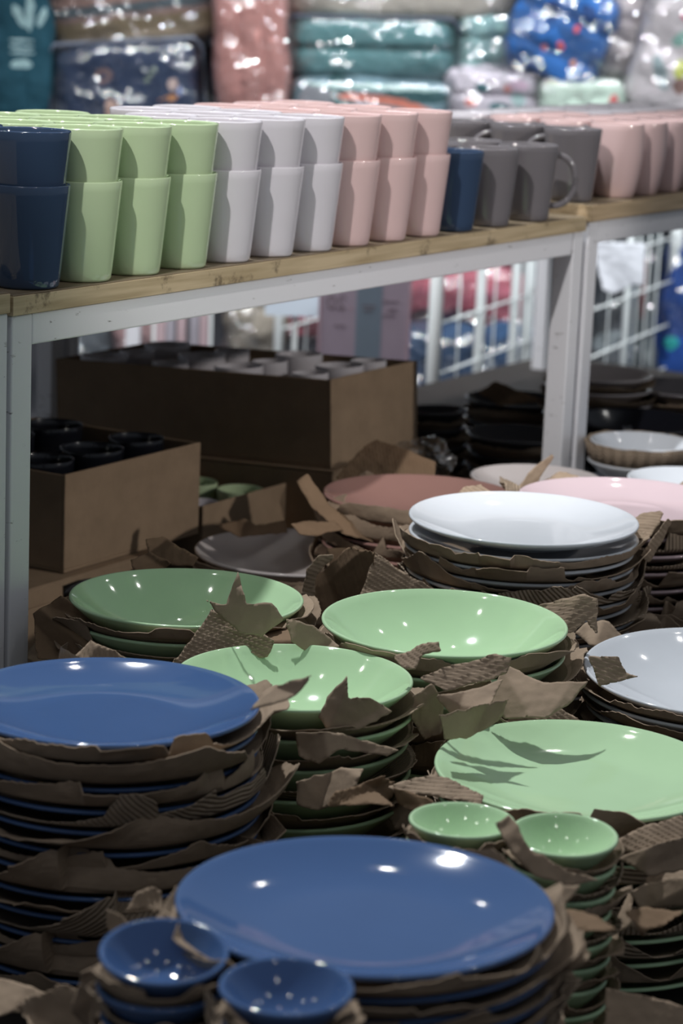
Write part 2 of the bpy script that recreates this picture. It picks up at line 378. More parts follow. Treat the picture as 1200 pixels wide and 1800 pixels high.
# ------------------------------------------------------------------ plates and bowls
def zin(kind, u):
    """upper surface of a dish over u = r/R, in units of R"""
    if kind == 'plate':
        return .135*max(0, (u-.50)/.50)**1.75
    if kind == 'shallow':
        return .26*max(0, (u-.36)/.64)**1.7
    if kind == 'bowl':
        return .42*max(0, (u-.30)/.70)**1.7
    if kind == 'small':
        return .62*max(0, (u-.30)/.70)**1.6
def dish_profile(kind, R, t):
    foot = .003 if R > .06 else .002; fr = {'plate': .52, 'shallow': .40, 'bowl': .34, 'small': .36}[kind]*R
    N = 22; low = []; up = []
    for i in range(N+1):
        u = i/N; z = zin(kind, u)*R; s = (zin(kind, min(1, u+.01))-zin(kind, max(0, u-.01)))/(.02 if 0 < i < N else .01)
        nx, nz = s/math.hypot(1, s), 1/math.hypot(1, s)
        up.append((u*R*(1-t*.4/R), foot+t+z)); low.append((u*R*(1-t*.4/R)+nx*t, foot+t+z-nz*t))
    p = []
    for (r, z) in low:
        if r < .0005: r = .0005
        if p and p[-1][0] < fr-.003 <= r: p += [(fr-.003, foot), (fr-.002, 0), (fr+.002, 0), (fr+.003, foot)]
        if not (fr-.003 <= r <= fr+.003): p.append((r, max(z, foot)))
    a, b = low[-1], up[-1]; c = ((a[0]+b[0])/2, (a[1]+b[1])/2); d = ((a[0]-b[0])/2, (a[1]-b[1])/2)
    for k in range(1, 6):
        th = pi*k/6; p.append((c[0]+d[0]*cos(th)-d[1]*sin(th), c[1]+d[1]*cos(th)+d[0]*sin(th)))
    for (r, z) in reversed(up): p.append((max(r, .0005), z))
    return p
dcache = {}
def dish(name, kind, R, mat, t=.0042, n=112):
    key = (kind, R, mat.name)
    if key in dcache: return link(bpy.data.objects.new(name, dcache[key]))
    v, f = lathe(dish_profile(kind, R, t), n); o = mesh(name, v, f, mat); dcache[key] = o.data; return o
def rimz(kind, R, t=.0042): return zin(kind, 1)*R + t + (.003 if R > .06 else .002)

def fbm(x, y, z=0, s=1.0):
    return noise.noise(Vector((x*s, y*s, z))) + .5*noise.noise(Vector((x*s*2.1, y*s*2.1, z+5)))
def knots(rd, n, lo, hi, jump=.2):
    """piecewise-straight random function of an angle, with a few abrupt tears"""
    a = sorted(rd.uniform(0, 2*pi) for _ in range(n)); v = [(rd.uniform(lo, hi), ) for _ in a]
    v = [(q[0], rd.uniform(lo, hi) if rd.random() < jump else q[0]) for q in v]
    def f(x):
        x %= 2*pi
        for i in range(n):
            p, q = a[i-1], a[i]
            if i == 0: p -= 2*pi
            if p <= x <= q: t = (x-p)/max(1e-6, q-p); return v[i-1][1]*(1-t)+v[i][0]*t
        t = (x-a[-1])/(a[0]+2*pi-a[-1]); return v[-1][1]*(1-t)+v[0][0]*t
    return f
def sheet_mesh(kind, R, pitch, seed, top=False, long=1.0, corners=1.0, up=1.0):
    """a torn sheet of kraft paper lying in one dish; what hangs past the rim stands up, torn and creased"""
    rd = random.Random(seed); n = 216; rings_in = 6; rings_out = 7; t = .0042
    a0 = rd.random()*pi/2; v = []; f = []; uv = []
    foot = .003 if R > .06 else .002
    ext_f = knots(rd, 16, -.04, .17, .5); phi_f = knots(rd, 11, 28, 84, .25); bend_f = knots(rd, 9, -.6, .7, .2); wob = rd.random()*50
    smax = []; phi = []
    for k in range(n):
        a = 2*pi*k/n; q = (a-a0) % (pi/2); sq = 1/max(abs(cos(q)), abs(sin(q)))       # square sheet
        q2 = min(q, pi/2-q); sq = min(1/max(.72, cos(q if q < pi/4 else pi/2-q)), 1.38)
        ext = (R*(sq-1)*.5*corners + R*ext_f(a))*long
        ext = max(.0008, ext) + (.0016 if k % 2 else 0)*rd.random()
        smax.append(ext); phi.append(RAD(phi_f(a))*up)
        if top: smax[-1] = (1 if cos(a-RAD(225)) > -.15 else .12)*min(R*.16*long, smax[-1], max(.001, pitch*1.05/max(.25, sin(abs(phi[-1])))) + .0012*rd.random())
    for i in range(rings_in+1):
        u = .35 + .65*i/rings_in + (.012 if i == rings_in else 0)
        for k in range(n):
            a = 2*pi*k/n
            r = R*u; z = foot+t+zin(kind, min(1, u))*R + (pitch-t-foot)*.45
            v.append((r*cos(a), r*sin(a), z)); uv.append((r*cos(a-a0), r*sin(a-a0)))
    zr = foot+t+zin(kind, 1)*R + (pitch-t-foot)*.45
    for i in range(1, rings_out+1):
        for k in range(n):
            a = 2*pi*k/n; s = smax[k]*i/rings_out; ph = phi[k] + bend_f(a)*s/.04
            cr = .0018*noise.noise(Vector((a*9, s*70, wob)))*min(1, s/.006)
            r = R*1.012+.0022 + s*cos(ph) + abs(cr)*.7; z = zr + s*sin(ph) + cr
            v.append((r*cos(a), r*sin(a), z)); uv.append(((R+s)*cos(a-a0), (R+s)*sin(a-a0)))
    m = rings_in+rings_out+1
    for i in range(m-1):
        for k in range(n): f.append((i*n+k, i*n+(k+1) % n, (i+1)*n+(k+1) % n, (i+1)*n+k))
    return v, f, uv
scache = {}
def sheet(kind, R, pitch, seed, mat, **kw):
    key = (kind, R, pitch, seed, mat.name, str(kw))
    if key in scache:
        o = link(bpy.data.objects.new('kraft_paper_sheet', scache[key]))
    else:
        v, f, uv = sheet_mesh(kind, R, pitch, seed, **kw); o = mesh('kraft_paper_sheet', v, f, mat, None, False, uv); scache[key] = o.data
    s = o.modifiers.new('thickness', 'SOLIDIFY'); s.thickness = .0011; s.offset = 0
    return o
def stack(px, py, d, kind, R, mat, cname, where, pitch, noun='plate', lean=(0, 0), bare=1, seed=1, jitter=.004, pool=5, base=TZ, maxn=30, tilt=0, long=1.0, corners=1.0, up=1.0, c=None, sheets=True, topscale=1):
    c = c or atd(px, py, d); rz = rimz(kind, R)
    ztop = c.z - rz
    n = max(1, min(maxn, int((ztop-base)/pitch)+1)); rd = random.Random(seed)
    pitch = (ztop-base-.0006)/(n-1) if n > 1 and n < maxn else pitch
    x, y = c.x, c.y; toward = math.atan2(-y, -x)
    for i in range(n):
        o = dish(noun, kind, R, mat)
        if i: x = c.x + lean[0]*i + rd.uniform(-jitter, jitter); y = c.y + lean[1]*i + rd.uniform(-jitter, jitter)
        o.location = (x, y, ztop-i*pitch)
        if tilt and i == 0:
            ax = Vector((-sin(toward), cos(toward), 0)); o.rotation_euler = Matrix.Rotation(RAD(tilt), 3, ax).to_euler(); o.location.z += .004
        lab = ('topmost %s %s on %s' % (cname, noun, where)) if i == 0 else ('%s %s, %s from top of %s' % (cname, noun, NTH[i] if i < len(NTH) else 'last', where))
        tag(o, lab, noun.replace('_', ' '), '%s %ss in %s' % (cname, noun, where))
        if i >= bare and sheets:
            topm = (i == bare)
            s = sheet(kind, R, pitch, seed*100+(99 if topm else rd.randrange(pool)), M['ribs'] if rd.random() < .3 and not topm else M['kraft'], top=topm, long=long, corners=corners, up=up)
            s.location = (x, y, ztop-i*pitch); s.rotation_euler = (0, 0, 0 if topm else rd.uniform(0, 6.28))
            tag(s, 'torn brown paper under the %s %s of %s' % (NTH[i-1], noun, where), 'paper sheet', 'paper sheets in %s' % where)
    return c
stack(190, 1228, 2.19, 'plate', .135, M['blue'], 'blue', 'the tall left-hand blue stack', .0195, seed=3, lean=(.0006, 0), long=1.3, corners=.75)
stack(641, 1583, 1.757, 'plate', .135, M['blue'], 'blue', 'the front blue stack', .0145, seed=4, long=.9, corners=.5)
stack(1018, 1355, 2.295, 'plate', .135, M['green'], 'light green', 'the large front green stack', .021, seed=5, tilt=2, lean=(.0015, -.0035), long=1.4)
stack(781, 1098, 2.58, 'bowl', .128, M['green'], 'light green', 'the middle stack before the white plates', .023, noun='bowl', seed=6, tilt=1, long=.9)
stack(517, 1188, 2.39, 'bowl', .1145, M['green'], 'light green', 'the stack behind the left blue plates', .026, noun='bowl', seed=7, long=.6, up=.8)
stack(328, 1048, 2.65, 'bowl', .125, M['green'], 'shaded green', 'the stack below the left carton', .019, noun='bowl', seed=8, long=.8)
stack(920, 914, 2.90, 'plate', .135, M['white'], 'white', 'the tall middle white stack', .0145, seed=9, bare=2, long=.9, tilt=1)
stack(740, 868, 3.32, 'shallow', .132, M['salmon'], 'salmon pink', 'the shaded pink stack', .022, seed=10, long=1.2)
stack(1098, 876, 3.12, 'plate', .135, M['pink'], 'pale pink', 'the right-hand pink stack', .021, seed=11, long=1.3)
stack(520, 968, 3.30, 'shallow', .135, M['beige'], 'greyish white', 'the shaded stack beside the small carton', .022, seed=12, noun='plate', long=.7)
stack(1268, 1183, 2.60, 'shallow', .145, M['white'], 'white', 'the white stack at the right edge', .018, seed=13, tilt=3, long=.45, corners=.6)
# small sauce bowls at the front
stack(288, 1676, 1.655, 'small', .042, M['blue'], 'small blue', 'the left front bowl pile', .020, noun='bowl', seed=14, tilt=8, jitter=.002, long=1.6)
stack(503, 1742, 1.585, 'small', .042, M['blue'], 'small blue', 'the right front bowl pile', .020, noun='bowl', seed=15, jitter=.002, long=1.6, tilt=2)
stack(990, 1473, 2.02, 'small', .043, M['green'], 'small green', 'the pile before the big green plate', .0195, noun='bowl', seed=16, tilt=4, jitter=.002, long=1.5)
stack(812, 1441, 2.06, 'small', .043, M['green'], 'small green', 'the pile beside the big blue plate', .0195, noun='bowl', seed=17, jitter=.002, long=1.5)
# far crockery under the right shelf
stack(1128, 775, 3.77, 'bowl', .078, M['white'], 'white', 'the banded white bowl stack', .030, noun='bowl', seed=18, sheets=False)
stack(1120, 738, 4.02, 'bowl', .115, M['black'], 'black', 'the black bowl stack behind the white bowls', .035, noun='bowl', seed=19, sheets=False)
stack(1053, 655, 4.25, 'shallow', .092, M['greige'], 'grey', 'the tall grey stack behind the shelf legs', .024, seed=20, long=.5)
stack(1205, 680, 4.3, 'shallow', .10, M['grey'], 'glossy grey', 'the far right grey stack', .03, seed=21, long=.5)
stack(910, 762, 4.1, 'bowl', .085, M['dgrey'], 'dark grey', 'the bowl stack left of the shelf legs', .03, noun='bowl', seed=22, long=1.0)
stack(905, 700, 4.5, 'bowl', .09, M['dgrey'], 'dark grey', 'the far bowl stack beside the legs', .03, noun='bowl', seed=23, long=1.0)
stack(765, 712, 4.25, 'bowl', .055, M['dgrey'], 'dark grey', 'the small bowl stack beside the big carton', .03, noun='bowl', seed=24, long=.8)
stack(942, 838, 3.55, 'shallow', .094, M['beige'], 'greyish', 'the stack before the shelf legs', .022, seed=25, long=.8)
stack(1215, 842, 3.5, 'shallow', .09, M['white'], 'small white', 'the stack behind the right-hand pink plates', .022, seed=26, long=.6)

# ------------------------------------------------------------------ cartons with cups
def solve_len(c, axis, target, hi=.8):
    lo = 0
    for _ in range(40):
        m = (lo+hi)/2; p = Vector(c); p[axis] += m; d = p-CAM; x = 600+F*d.dot(CR)/d.dot(fw)
        if (x < target) == (axis == 0): lo = m
        else: hi = m
    return lo
def carton(corner, lx, ly, h, label, nx, ny, name='carton', cells=True):
    """open carton; corner = its nearest top corner"""
    z0 = corner.z-h; e = empty(name, (corner.x+lx/2, corner.y+ly/2, z0)); tag(e, label, 'carton')
    t = .004; a = Vector((-lx/2, -ly/2, 0)); b = Vector((lx/2, ly/2, h)); m = MB()
    m.box((a.x, a.y, 0), (b.x, b.y, t)); m.box((a.x, a.y, t), (b.x, a.y+t, h)); m.box((a.x, b.y-t, t), (b.x, b.y, h-.002))
    m.box((a.x, a.y+t, t), (a.x+t, b.y-t, h-.001)); m.box((b.x-t, a.y+t, t), (b.x, b.y-t, h-.001))
    m.build('walls', M['card'], e, bevel=.0012)
    if cells:
        d = MB()
        for i in range(1, nx): x = a.x+lx*i/nx; d.box((x-.001, a.y+t+.001, t), (x+.001, b.y-t-.001, h-.028))
        for i in range(1, ny): y = a.y+ly*i/ny; d.box((a.x+t+.001, y-.001, t), (b.x-t-.001, y+.001, h-.03))
        d.build('divider', M['cardin'], e)
    return e
def closed_carton(corner, lx, ly, h, label, nx, ny, cells=False):
    e = carton(Vector((corner.x, corner.y, corner.z-.003)), lx, ly, h-.003, label, 1, 1, cells=False)
    m = MB(); m.box((-lx/2, -ly/2, h-.0028), (lx/2, -.001, h-.0002)); m.box((-lx/2, .001, h-.0028), (lx/2, ly/2, h-.0002)); m.build('lid_flaps', M['card'], e); return e
def fill(corner, lx, ly, h, nx, ny, items, group):
    """items[(i,j)] = (mat, top radius, label)"""
    for (i, j), (mat, rt, ht, lab) in items.items():
        o = cup_obj('cup', mat, rt, rt*.72, ht, .002); o.location = (corner.x+lx*(i+.5)/nx, corner.y+ly*(j+.5)/ny, corner.z-h+.0045)
        tag(o, lab, 'cup', group)
cb = atz(588, 668, .765); blx = solve_len(cb, 0, 740); bly = solve_len(cb, 1, 103)
BH = .135
carton(cb, blx, bly, BH, 'big open carton of white cups and bowls behind the smaller cartons', 3, 4)
its = {}
for i in range(3):
    for j in range(4):
        big = (i+j) % 2
        its[(i, j)] = (M['mwhite'], .0385 if big else .029, BH-.001 if big else BH-.003, 'white %s in the big carton, %s from its near end, %s from the front' % ('wide cup' if big else 'narrow cup', NTH[j], NTH[i]))
fill(cb, blx, bly, BH, 3, 4, its, 'white cups in the big carton')
c2 = Vector((cb.x-.012, cb.y-.010, cb.z-BH-.0008))
closed_carton(c2, blx+.02, bly+.02, c2.z-TZ-.022, 'closed brown carton beneath the big carton of white cups', 1, 1, cells=False)


cl = atz(115, 835, .700); llx = solve_len(cl, 0, 353); LH = .133
carton(cl, llx, .30, LH, 'open carton of dark cups beside the left shelf leg', 3, 2)
its = {}
for i in range(3):
    for j in range(2):
        its[(i, j)] = (M['black'], .045 if (i+j) % 2 else .040, LH+.001, 'black cup in the left carton, %s of three from the near end, %s' % (NTH[i], 'right side' if j == 0 else 'left side'))
fill(cl, llx, .30, LH, 3, 2, its, 'dark cups in the left carton')
c3 = Vector((cl.x-.10, cl.y-.015, cl.z-LH-.0008))
closed_carton(c3, .30, .33, c3.z-TZ-.0008, 'brown carton under the left carton of dark cups', 1, 1, cells=False)
cs = atz(357, 890, .600); slx = solve_len(cs, 0, 565); 
carton(cs, slx, .17, .148, 'low carton of green and white cups between the two large cartons', 3, 2)
its = {(0, 0): (M['mwhite'], .030, .135, 'white cup in the low carton, near end'), (1, 0): (M['mgreen'], .036, .138, 'green cup in the low carton, in the middle of its front row'),
       (2, 0): (M['mwhite'], .040, .140, 'wide white cup in the low carton, far end'), (1, 1): (M['mgreen'], .036, .138, 'green cup in the back row of the low carton'),
       (2, 1): (M['mwhite'], .036, .138, 'white cup in the back row of the low carton')}
fill(cs, slx, .17, .148, 3, 2, its, 'cups in the low carton')

bpy.context.view_layer.update()
def lean_about(pivot, deg, test):
    Mx = Matrix.Translation(pivot) @ Matrix.Rotation(RAD(deg), 4, 'X') @ Matrix.Translation(-pivot)
    for o in bpy.data.objects:
        if o.parent is None and 'label' in o and test(o['label']): o.matrix_world = Mx @ o.matrix_world
lean_about(Vector((cb.x, cb.y, cb.z-BH)), -2.8, lambda l: 'big carton' in l or 'big open carton' in l)
# ------------------------------------------------------------------ torn scraps of corrugated board
def inside(p, poly):
    r = False; n = len(poly)
    for i in range(n):
        a, b = poly[i], poly[(i+1) % n]
        if (a[1] > p[1]) != (b[1] > p[1]) and p[0] < (b[0]-a[0])*(p[1]-a[1])/(b[1]-a[1])+a[0]: r = not r
    return r
def scrap(poly, d, tilt, label, ribbed=True, corr=0, curl=0, bend=0, crump=.004, seed=0, dark=False, turn=0, step=.0019, name='cardboard_scrap', group=None, mat=None, cat='cardboard'):
    """a torn piece of single-face board; tilt = how far it stands up towards the camera side"""
    px = sum(p[0] for p in poly)/len(poly); py = sum(p[1] for p in poly)/len(poly); O = atd(px, py, d)
    hv = Vector((-fw.x, -fw.y, 0)).normalized(); hv = Matrix.Rotation(RAD(turn), 3, 'Z') @ hv
    n = (Vector((0, 0, 1))*cos(RAD(tilt)) + hv*sin(RAD(tilt))).normalized()
    ex = Vector((0, 0, 1)).cross(hv).normalized(); ey = n.cross(ex)
    P = []
    for (x, y) in poly:
        r = ray(x, y); q = CAM + r*((O-CAM).dot(n)/r.dot(n)); q -= O; P.append((q.dot(ex), q.dot(ey)))
    rj = random.Random(seed+500); Q = []
    for a, b in zip(P, P[1:]+P[:1]):
        L_ = math.hypot(b[0]-a[0], b[1]-a[1]); k = max(1, int(L_/.006))
        for q in range(k):
            t = q/k; am = 0 if q == 0 else .0011
            Q.append((a[0]+(b[0]-a[0])*t+rj.uniform(-am, am), a[1]+(b[1]-a[1])*t+rj.uniform(-am, am)))
    P = Q
    x0 = min(p[0] for p in P); x1 = max(p[0] for p in P); y0 = min(p[1] for p in P); y1 = max(p[1] for p in P)
    ca, sa = cos(RAD(corr)), sin(RAD(corr)); nx = int((x1-x0)/step)+2; ny = int((y1-y0)/step)+2
    V = {}; v = []; f = []; uv = []
    rd = random.Random(seed); ox, oy = rd.random()*90, rd.random()*90; sz = max(x1-x0, y1-y0)
    creases = []
    for _ in range(4):
        a = rd.uniform(0, pi); creases.append((rd.uniform(x0, x1), rd.uniform(y0, y1), cos(a), sin(a), rd.uniform(-1, 1)*min(1.1, crump*60)))
    def vert(i, j):
        if (i, j) in V: return V[(i, j)]
        x = x0+i*step; y = y0+j*step; s = x*ca+y*sa; t = -x*sa+y*ca
        z = .0012*fbm(x+ox, y+oy, 3, 60)
        for (cx_, cy_, nx_, ny_, am) in creases: z += am*abs((x-cx_)*nx_+(y-cy_)*ny_)
        z += curl*t*t + bend*s*s
        if ribbed: z += .0011*sin(2*pi*s/.0049)
        V[(i, j)] = len(v); v.append((x, y, z)); uv.append((x, y)); return V[(i, j)]
    for i in range(nx):
        for j in range(ny):
            x = x0+(i+.5)*step; y = y0+(j+.5)*step
            jx = .0016*noise.noise(Vector((x*260+ox, y*260, 1))); jy = .0016*noise.noise(Vector((x*260, y*260+oy, 5)))
            if inside((x+jx, y+jy), P): f.append((vert(i, j), vert(i+1, j), vert(i+1, j+1), vert(i, j+1)))
    if not f: return None
    cnt = [0]*len(v)
    for q in f:
        for i in q: cnt[i] += 1
    for i, c in enumerate(cnt):
        if c < 4:
            x, y, z = v[i]; best = None
            for a, b in zip(P, P[1:]+P[:1]):
                dx, dy = b[0]-a[0], b[1]-a[1]; t = max(0, min(1, ((x-a[0])*dx+(y-a[1])*dy)/max(1e-12, dx*dx+dy*dy)))
                qx, qy = a[0]+dx*t, a[1]+dy*t; dd = (qx-x)**2+(qy-y)**2
                if best is None or dd < best[0]: best = (dd, qx, qy)
            v[i] = (best[1], best[2], z)
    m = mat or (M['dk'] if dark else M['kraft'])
    o = mesh(name, v, f, m, None, True, uv)
    rot = Matrix((ex, ey, n)).transposed(); o.matrix_world = Matrix.Translation(O) @ rot.to_4x4()
    s = o.modifiers.new('thickness', 'SOLIDIFY'); s.thickness = .0009; s.offset = 0
    tag(o, label, cat, group); return o
SC = [
 ([(122, 1158), (158, 1122), (225, 1155), (215, 1185), (130, 1190)], 2.36, 60, 'pale ribbed cardboard corner behind the left blue plate', dict(corr=20, seed=1)),
 ([(300, 1170), (340, 1120), (372, 1072), (430, 1100), (482, 1132), (470, 1160), (360, 1180)], 2.50, 62, 'large ribbed cardboard triangle between the green bowls', dict(corr=70, seed=2, crump=.005)),
 ([(360, 1050), (397, 1060), (417, 1002), (432, 1060), (478, 1062), (500, 1090), (460, 1120), (420, 1110), (385, 1078)], 2.47, 70, 'pointed brown paper spike standing before the shaded green bowl', dict(ribbed=False, seed=3, crump=.009)),
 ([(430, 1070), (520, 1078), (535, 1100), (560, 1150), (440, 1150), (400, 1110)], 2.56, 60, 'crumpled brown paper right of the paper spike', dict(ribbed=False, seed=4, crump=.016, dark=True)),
 ([(503, 1090), (550, 1098), (598, 1135), (570, 1160), (512, 1130)], 2.50, 65, 'torn cardboard flap between the two lit green bowls', dict(ribbed=False, seed=5, crump=.006)),
 ([(527, 1060), (538, 1000), (560, 975), (590, 975), (572, 992), (556, 1012), (552, 1060), (540, 1085)], 2.80, 80, 'curled ribbed cardboard strip beside the shaded green bowl', dict(corr=75, seed=6, curl=6, crump=.004)),
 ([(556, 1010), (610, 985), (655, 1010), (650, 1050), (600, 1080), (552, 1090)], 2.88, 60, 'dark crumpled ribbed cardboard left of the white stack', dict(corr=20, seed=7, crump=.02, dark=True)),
 ([(628, 1055), (660, 972), (700, 1000), (770, 1035), (750, 1060)], 2.80, 60, 'ribbed cardboard corner behind the middle green bowl', dict(corr=60, seed=8)),
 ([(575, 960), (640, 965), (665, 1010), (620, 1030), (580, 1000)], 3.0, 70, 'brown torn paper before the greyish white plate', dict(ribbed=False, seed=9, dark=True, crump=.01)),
 ([(860, 1075), (950, 1050), (1028, 1042), (1052, 1052), (1050, 1112), (1032, 1085), (1010, 1105), (990, 1150), (970, 1190), (950, 1150), (900, 1100)], 2.62, 55, 'wide ribbed cardboard folded over right of the middle green bowl', dict(corr=80, seed=10, crump=.007)),
 ([(690, 1160), (740, 1138), (768, 1140), (772, 1158), (740, 1158), (728, 1185), (705, 1180)], 2.38, 60, 'curled ribbed strip between the two lit green bowls', dict(corr=50, seed=11, crump=.007)),
 ([(735, 1200), (800, 1170), (870, 1150), (898, 1160), (890, 1185), (780, 1222)], 2.36, 50, 'long ribbed cardboard strip under the middle green bowl', dict(corr=80, seed=12)),
 ([(855, 1215), (895, 1155), (960, 1190), (1040, 1185), (1010, 1225), (960, 1260), (890, 1255)], 2.36, 62, 'bowed brown paper under the middle green bowl', dict(ribbed=False, seed=13, crump=.008)),
 ([(765, 1225), (845, 1205), (885, 1190), (860, 1245), (800, 1262)], 2.33, 60, 'creased brown paper below the long ribbed strip', dict(ribbed=False, seed=14, crump=.012)),
 ([(770, 1262), (850, 1235), (895, 1228), (880, 1262), (820, 1295), (780, 1300)], 2.30, 65, 'folded brown paper behind the big green plate', dict(ribbed=False, seed=15, crump=.01)),
 ([(880, 1285), (925, 1228), (975, 1245), (1030, 1268), (1030, 1300), (900, 1310)], 2.45, 50, 'ribbed cardboard tile showing behind the big green plate', dict(corr=60, seed=16)),
 ([(725, 1225), (760, 1200), (780, 1240), (775, 1290), (745, 1300), (722, 1265)], 2.38, 70, 'brown paper curl beside the stacked green bowls', dict(ribbed=False, seed=17, crump=.012)),
 ([(680, 1372), (765, 1350), (800, 1370), (850, 1405), (845, 1425), (760, 1395), (700, 1385)], 2.20, 40, 'ribbed cardboard corner under the big green plate', dict(corr=80, seed=18)),
 ([(690, 1385), (760, 1400), (800, 1425), (740, 1430), (700, 1410)], 2.18, 60, 'dark folded cardboard under the ribbed corner', dict(ribbed=False, seed=19, dark=True, crump=.012)),
 ([(1085, 1470), (1130, 1450), (1200, 1430), (1215, 1480), (1160, 1500), (1110, 1495)], 2.12, 45, 'pale ribbed cardboard at the right edge under the big green plate', dict(corr=60, seed=20)),
 ([(1090, 1510), (1150, 1485), (1215, 1470), (1215, 1530), (1140, 1540)], 2.08, 70, 'brown paper bulging at the right edge', dict(ribbed=False, seed=21, crump=.008)),
 ([(1110, 1570), (1170, 1545), (1215, 1540), (1215, 1590), (1130, 1600)], 2.06, 72, 'second brown paper bulge at the right edge, lower', dict(ribbed=False, seed=22, crump=.008)),
 ([(950, 1565), (1022, 1548), (1000, 1580), (978, 1615)], 1.84, 45, 'pale paper triangle right of the big blue plate', dict(ribbed=False, seed=23, crump=.003)),
 ([(222, 1605), (240, 1572), (265, 1560), (284, 1570), (285, 1608), (250, 1600)], 1.93, 55, 'pale ribbed cardboard tab above the small blue bowl', dict(corr=20, seed=24)),
 ([(186, 1625), (188, 1598), (215, 1610), (235, 1632), (205, 1660)], 1.88, 75, 'grey brown paper tab left of the small blue bowl', dict(ribbed=False, seed=25, crump=.006)),
 ([(-20, 1712), (30, 1726), (84, 1746), (50, 1775), (-20, 1790)], 1.93, 35, 'pale flat card at the bottom left corner', dict(ribbed=False, seed=26, crump=.002)),
 ([(148, 1700), (180, 1690), (220, 1745), (260, 1800), (170, 1830), (130, 1770)], 1.78, 78, 'torn brown paper wrapping left of the small blue bowls', dict(ribbed=False, seed=27, crump=.01)),
 ([(380, 1715), (440, 1690), (560, 1695), (600, 1725), (540, 1725), (500, 1745), (450, 1720), (400, 1740)], 1.72, 60, 'torn paper lip behind the right small blue bowl', dict(ribbed=False, seed=28, crump=.004)),
 ([(600, 1720), (720, 1735), (780, 1760), (820, 1800), (780, 1850), (640, 1850)], 1.66, 75, 'brown cardboard flap under the front of the big blue plate', dict(ribbed=False, seed=29, crump=.006)),
 ([(905, 862), (935, 825), (970, 798), (973, 804), (955, 830), (935, 868)], 3.25, 80, 'upright cardboard piece with an open fluted edge behind the pink plates', dict(ribbed=False, seed=30, crump=.001)),
 ([(925, 868), (985, 820), (1015, 828), (1045, 838), (1040, 850), (960, 880)], 3.32, 50, 'ribbed cardboard behind the right-hand pink plate', dict(corr=80, seed=31)),
 ([(798, 875), (815, 853), (845, 850), (868, 872), (850, 885)], 3.06, 55, 'small ribbed piece behind the white plates', dict(corr=50, seed=32)),
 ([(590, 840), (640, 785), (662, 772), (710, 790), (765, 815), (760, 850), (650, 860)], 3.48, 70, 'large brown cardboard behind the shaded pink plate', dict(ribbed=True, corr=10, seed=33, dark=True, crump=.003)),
 ([(1085, 915), (1130, 895), (1168, 892), (1160, 915), (1135, 948), (1110, 940)], 2.93, 40, 'ribbed cardboard wedge right of the top white plate', dict(corr=85, seed=34)),
 ([(1125, 975), (1150, 940), (1172, 912), (1180, 918), (1165, 950), (1140, 990)], 2.88, 75, 'bright ribbed curl standing right of the white plates', dict(corr=50, seed=35)),
 ([(1030, 1168), (1085, 1160), (1100, 1185), (1120, 1192), (1085, 1202), (1050, 1215)], 2.47, 50, 'torn brown paper lying over the rim of the right-hand white plate', dict(ribbed=True, corr=80, seed=36)),
 ([(255, 945), (285, 938), (310, 960), (350, 985), (340, 1000), (265, 990)], 2.85, 65, 'brown paper clump below the left carton', dict(ribbed=False, seed=37, dark=True, crump=.014)),
 ([(230, 985), (265, 970), (300, 990), (280, 1010), (240, 1010)], 2.83, 70, 'small brown paper tip left of the clump below the carton', dict(ribbed=False, seed=38, crump=.01, dark=True)),
 ([(60, 1080), (110, 1050), (150, 1075), (200, 1110), (180, 1170), (70, 1160)], 2.62, 70, 'dark torn paper behind the left shelf leg', dict(ribbed=False, seed=39, dark=True, crump=.02)),
 ([(380, 930), (430, 915), (450, 925), (500, 915), (505, 935), (420, 945)], 3.32, 60, 'torn paper edge before the low carton', dict(ribbed=False, seed=40, crump=.01, dark=True)),
 ([(520, 850), (540, 835), (580, 890), (640, 930), (660, 950), (600, 940), (550, 900)], 3.22, 55, 'bent brown sheet left of the shaded pink plate', dict(ribbed=False, seed=41, crump=.006, dark=True)),
 ([(840, 690), (870, 670), (930, 690), (960, 700), (880, 712)], 4.4, 70, 'dark card triangle on the far bowls', dict(ribbed=False, seed=42, dark=True, crump=.004)),
 ([(480, 1205), (520, 1198), (548, 1194), (530, 1215), (500, 1235), (440, 1262)], 2.06, 50, 'toothed brown paper spike right of the left blue plate', dict(ribbed=False, seed=43, crump=.005)),
 ([(560, 1260), (575, 1225), (610, 1190), (612, 1230), (650, 1225), (690, 1245), (640, 1275), (580, 1290)], 2.28, 66, 'pointed paper sheets before the lit green bowls', dict(ribbed=False, seed=44, crump=.010)),
 ([(520, 1290), (600, 1290), (700, 1320), (680, 1330), (600, 1318), (560, 1345), (525, 1330)], 2.27, 66, 'folded paper band across the stacked green bowls', dict(ribbed=False, seed=45, crump=.008)),
 ([(520, 1370), (600, 1345), (640, 1350), (620, 1395), (560, 1420), (520, 1410)], 2.22, 66, 'creased paper low before the stacked green bowls', dict(ribbed=False, seed=46, crump=.012)),
 ([(1065, 1735), (1215, 1770), (1215, 1850), (1065, 1850)], 1.95, 60, 'brown carton flap at the bottom right corner', dict(ribbed=False, seed=47, crump=.001)),
 ([(870, 1445), (895, 1430), (930, 1490), (1000, 1530), (1060, 1545), (1000, 1555), (940, 1540), (900, 1500)], 1.95, 60, 'brown paper wrapped around the front small green bowl', dict(ribbed=False, seed=48, crump=.004)),
]
for poly, d, tl, lab, kw in SC: scrap(poly, d, tl, lab, **kw)
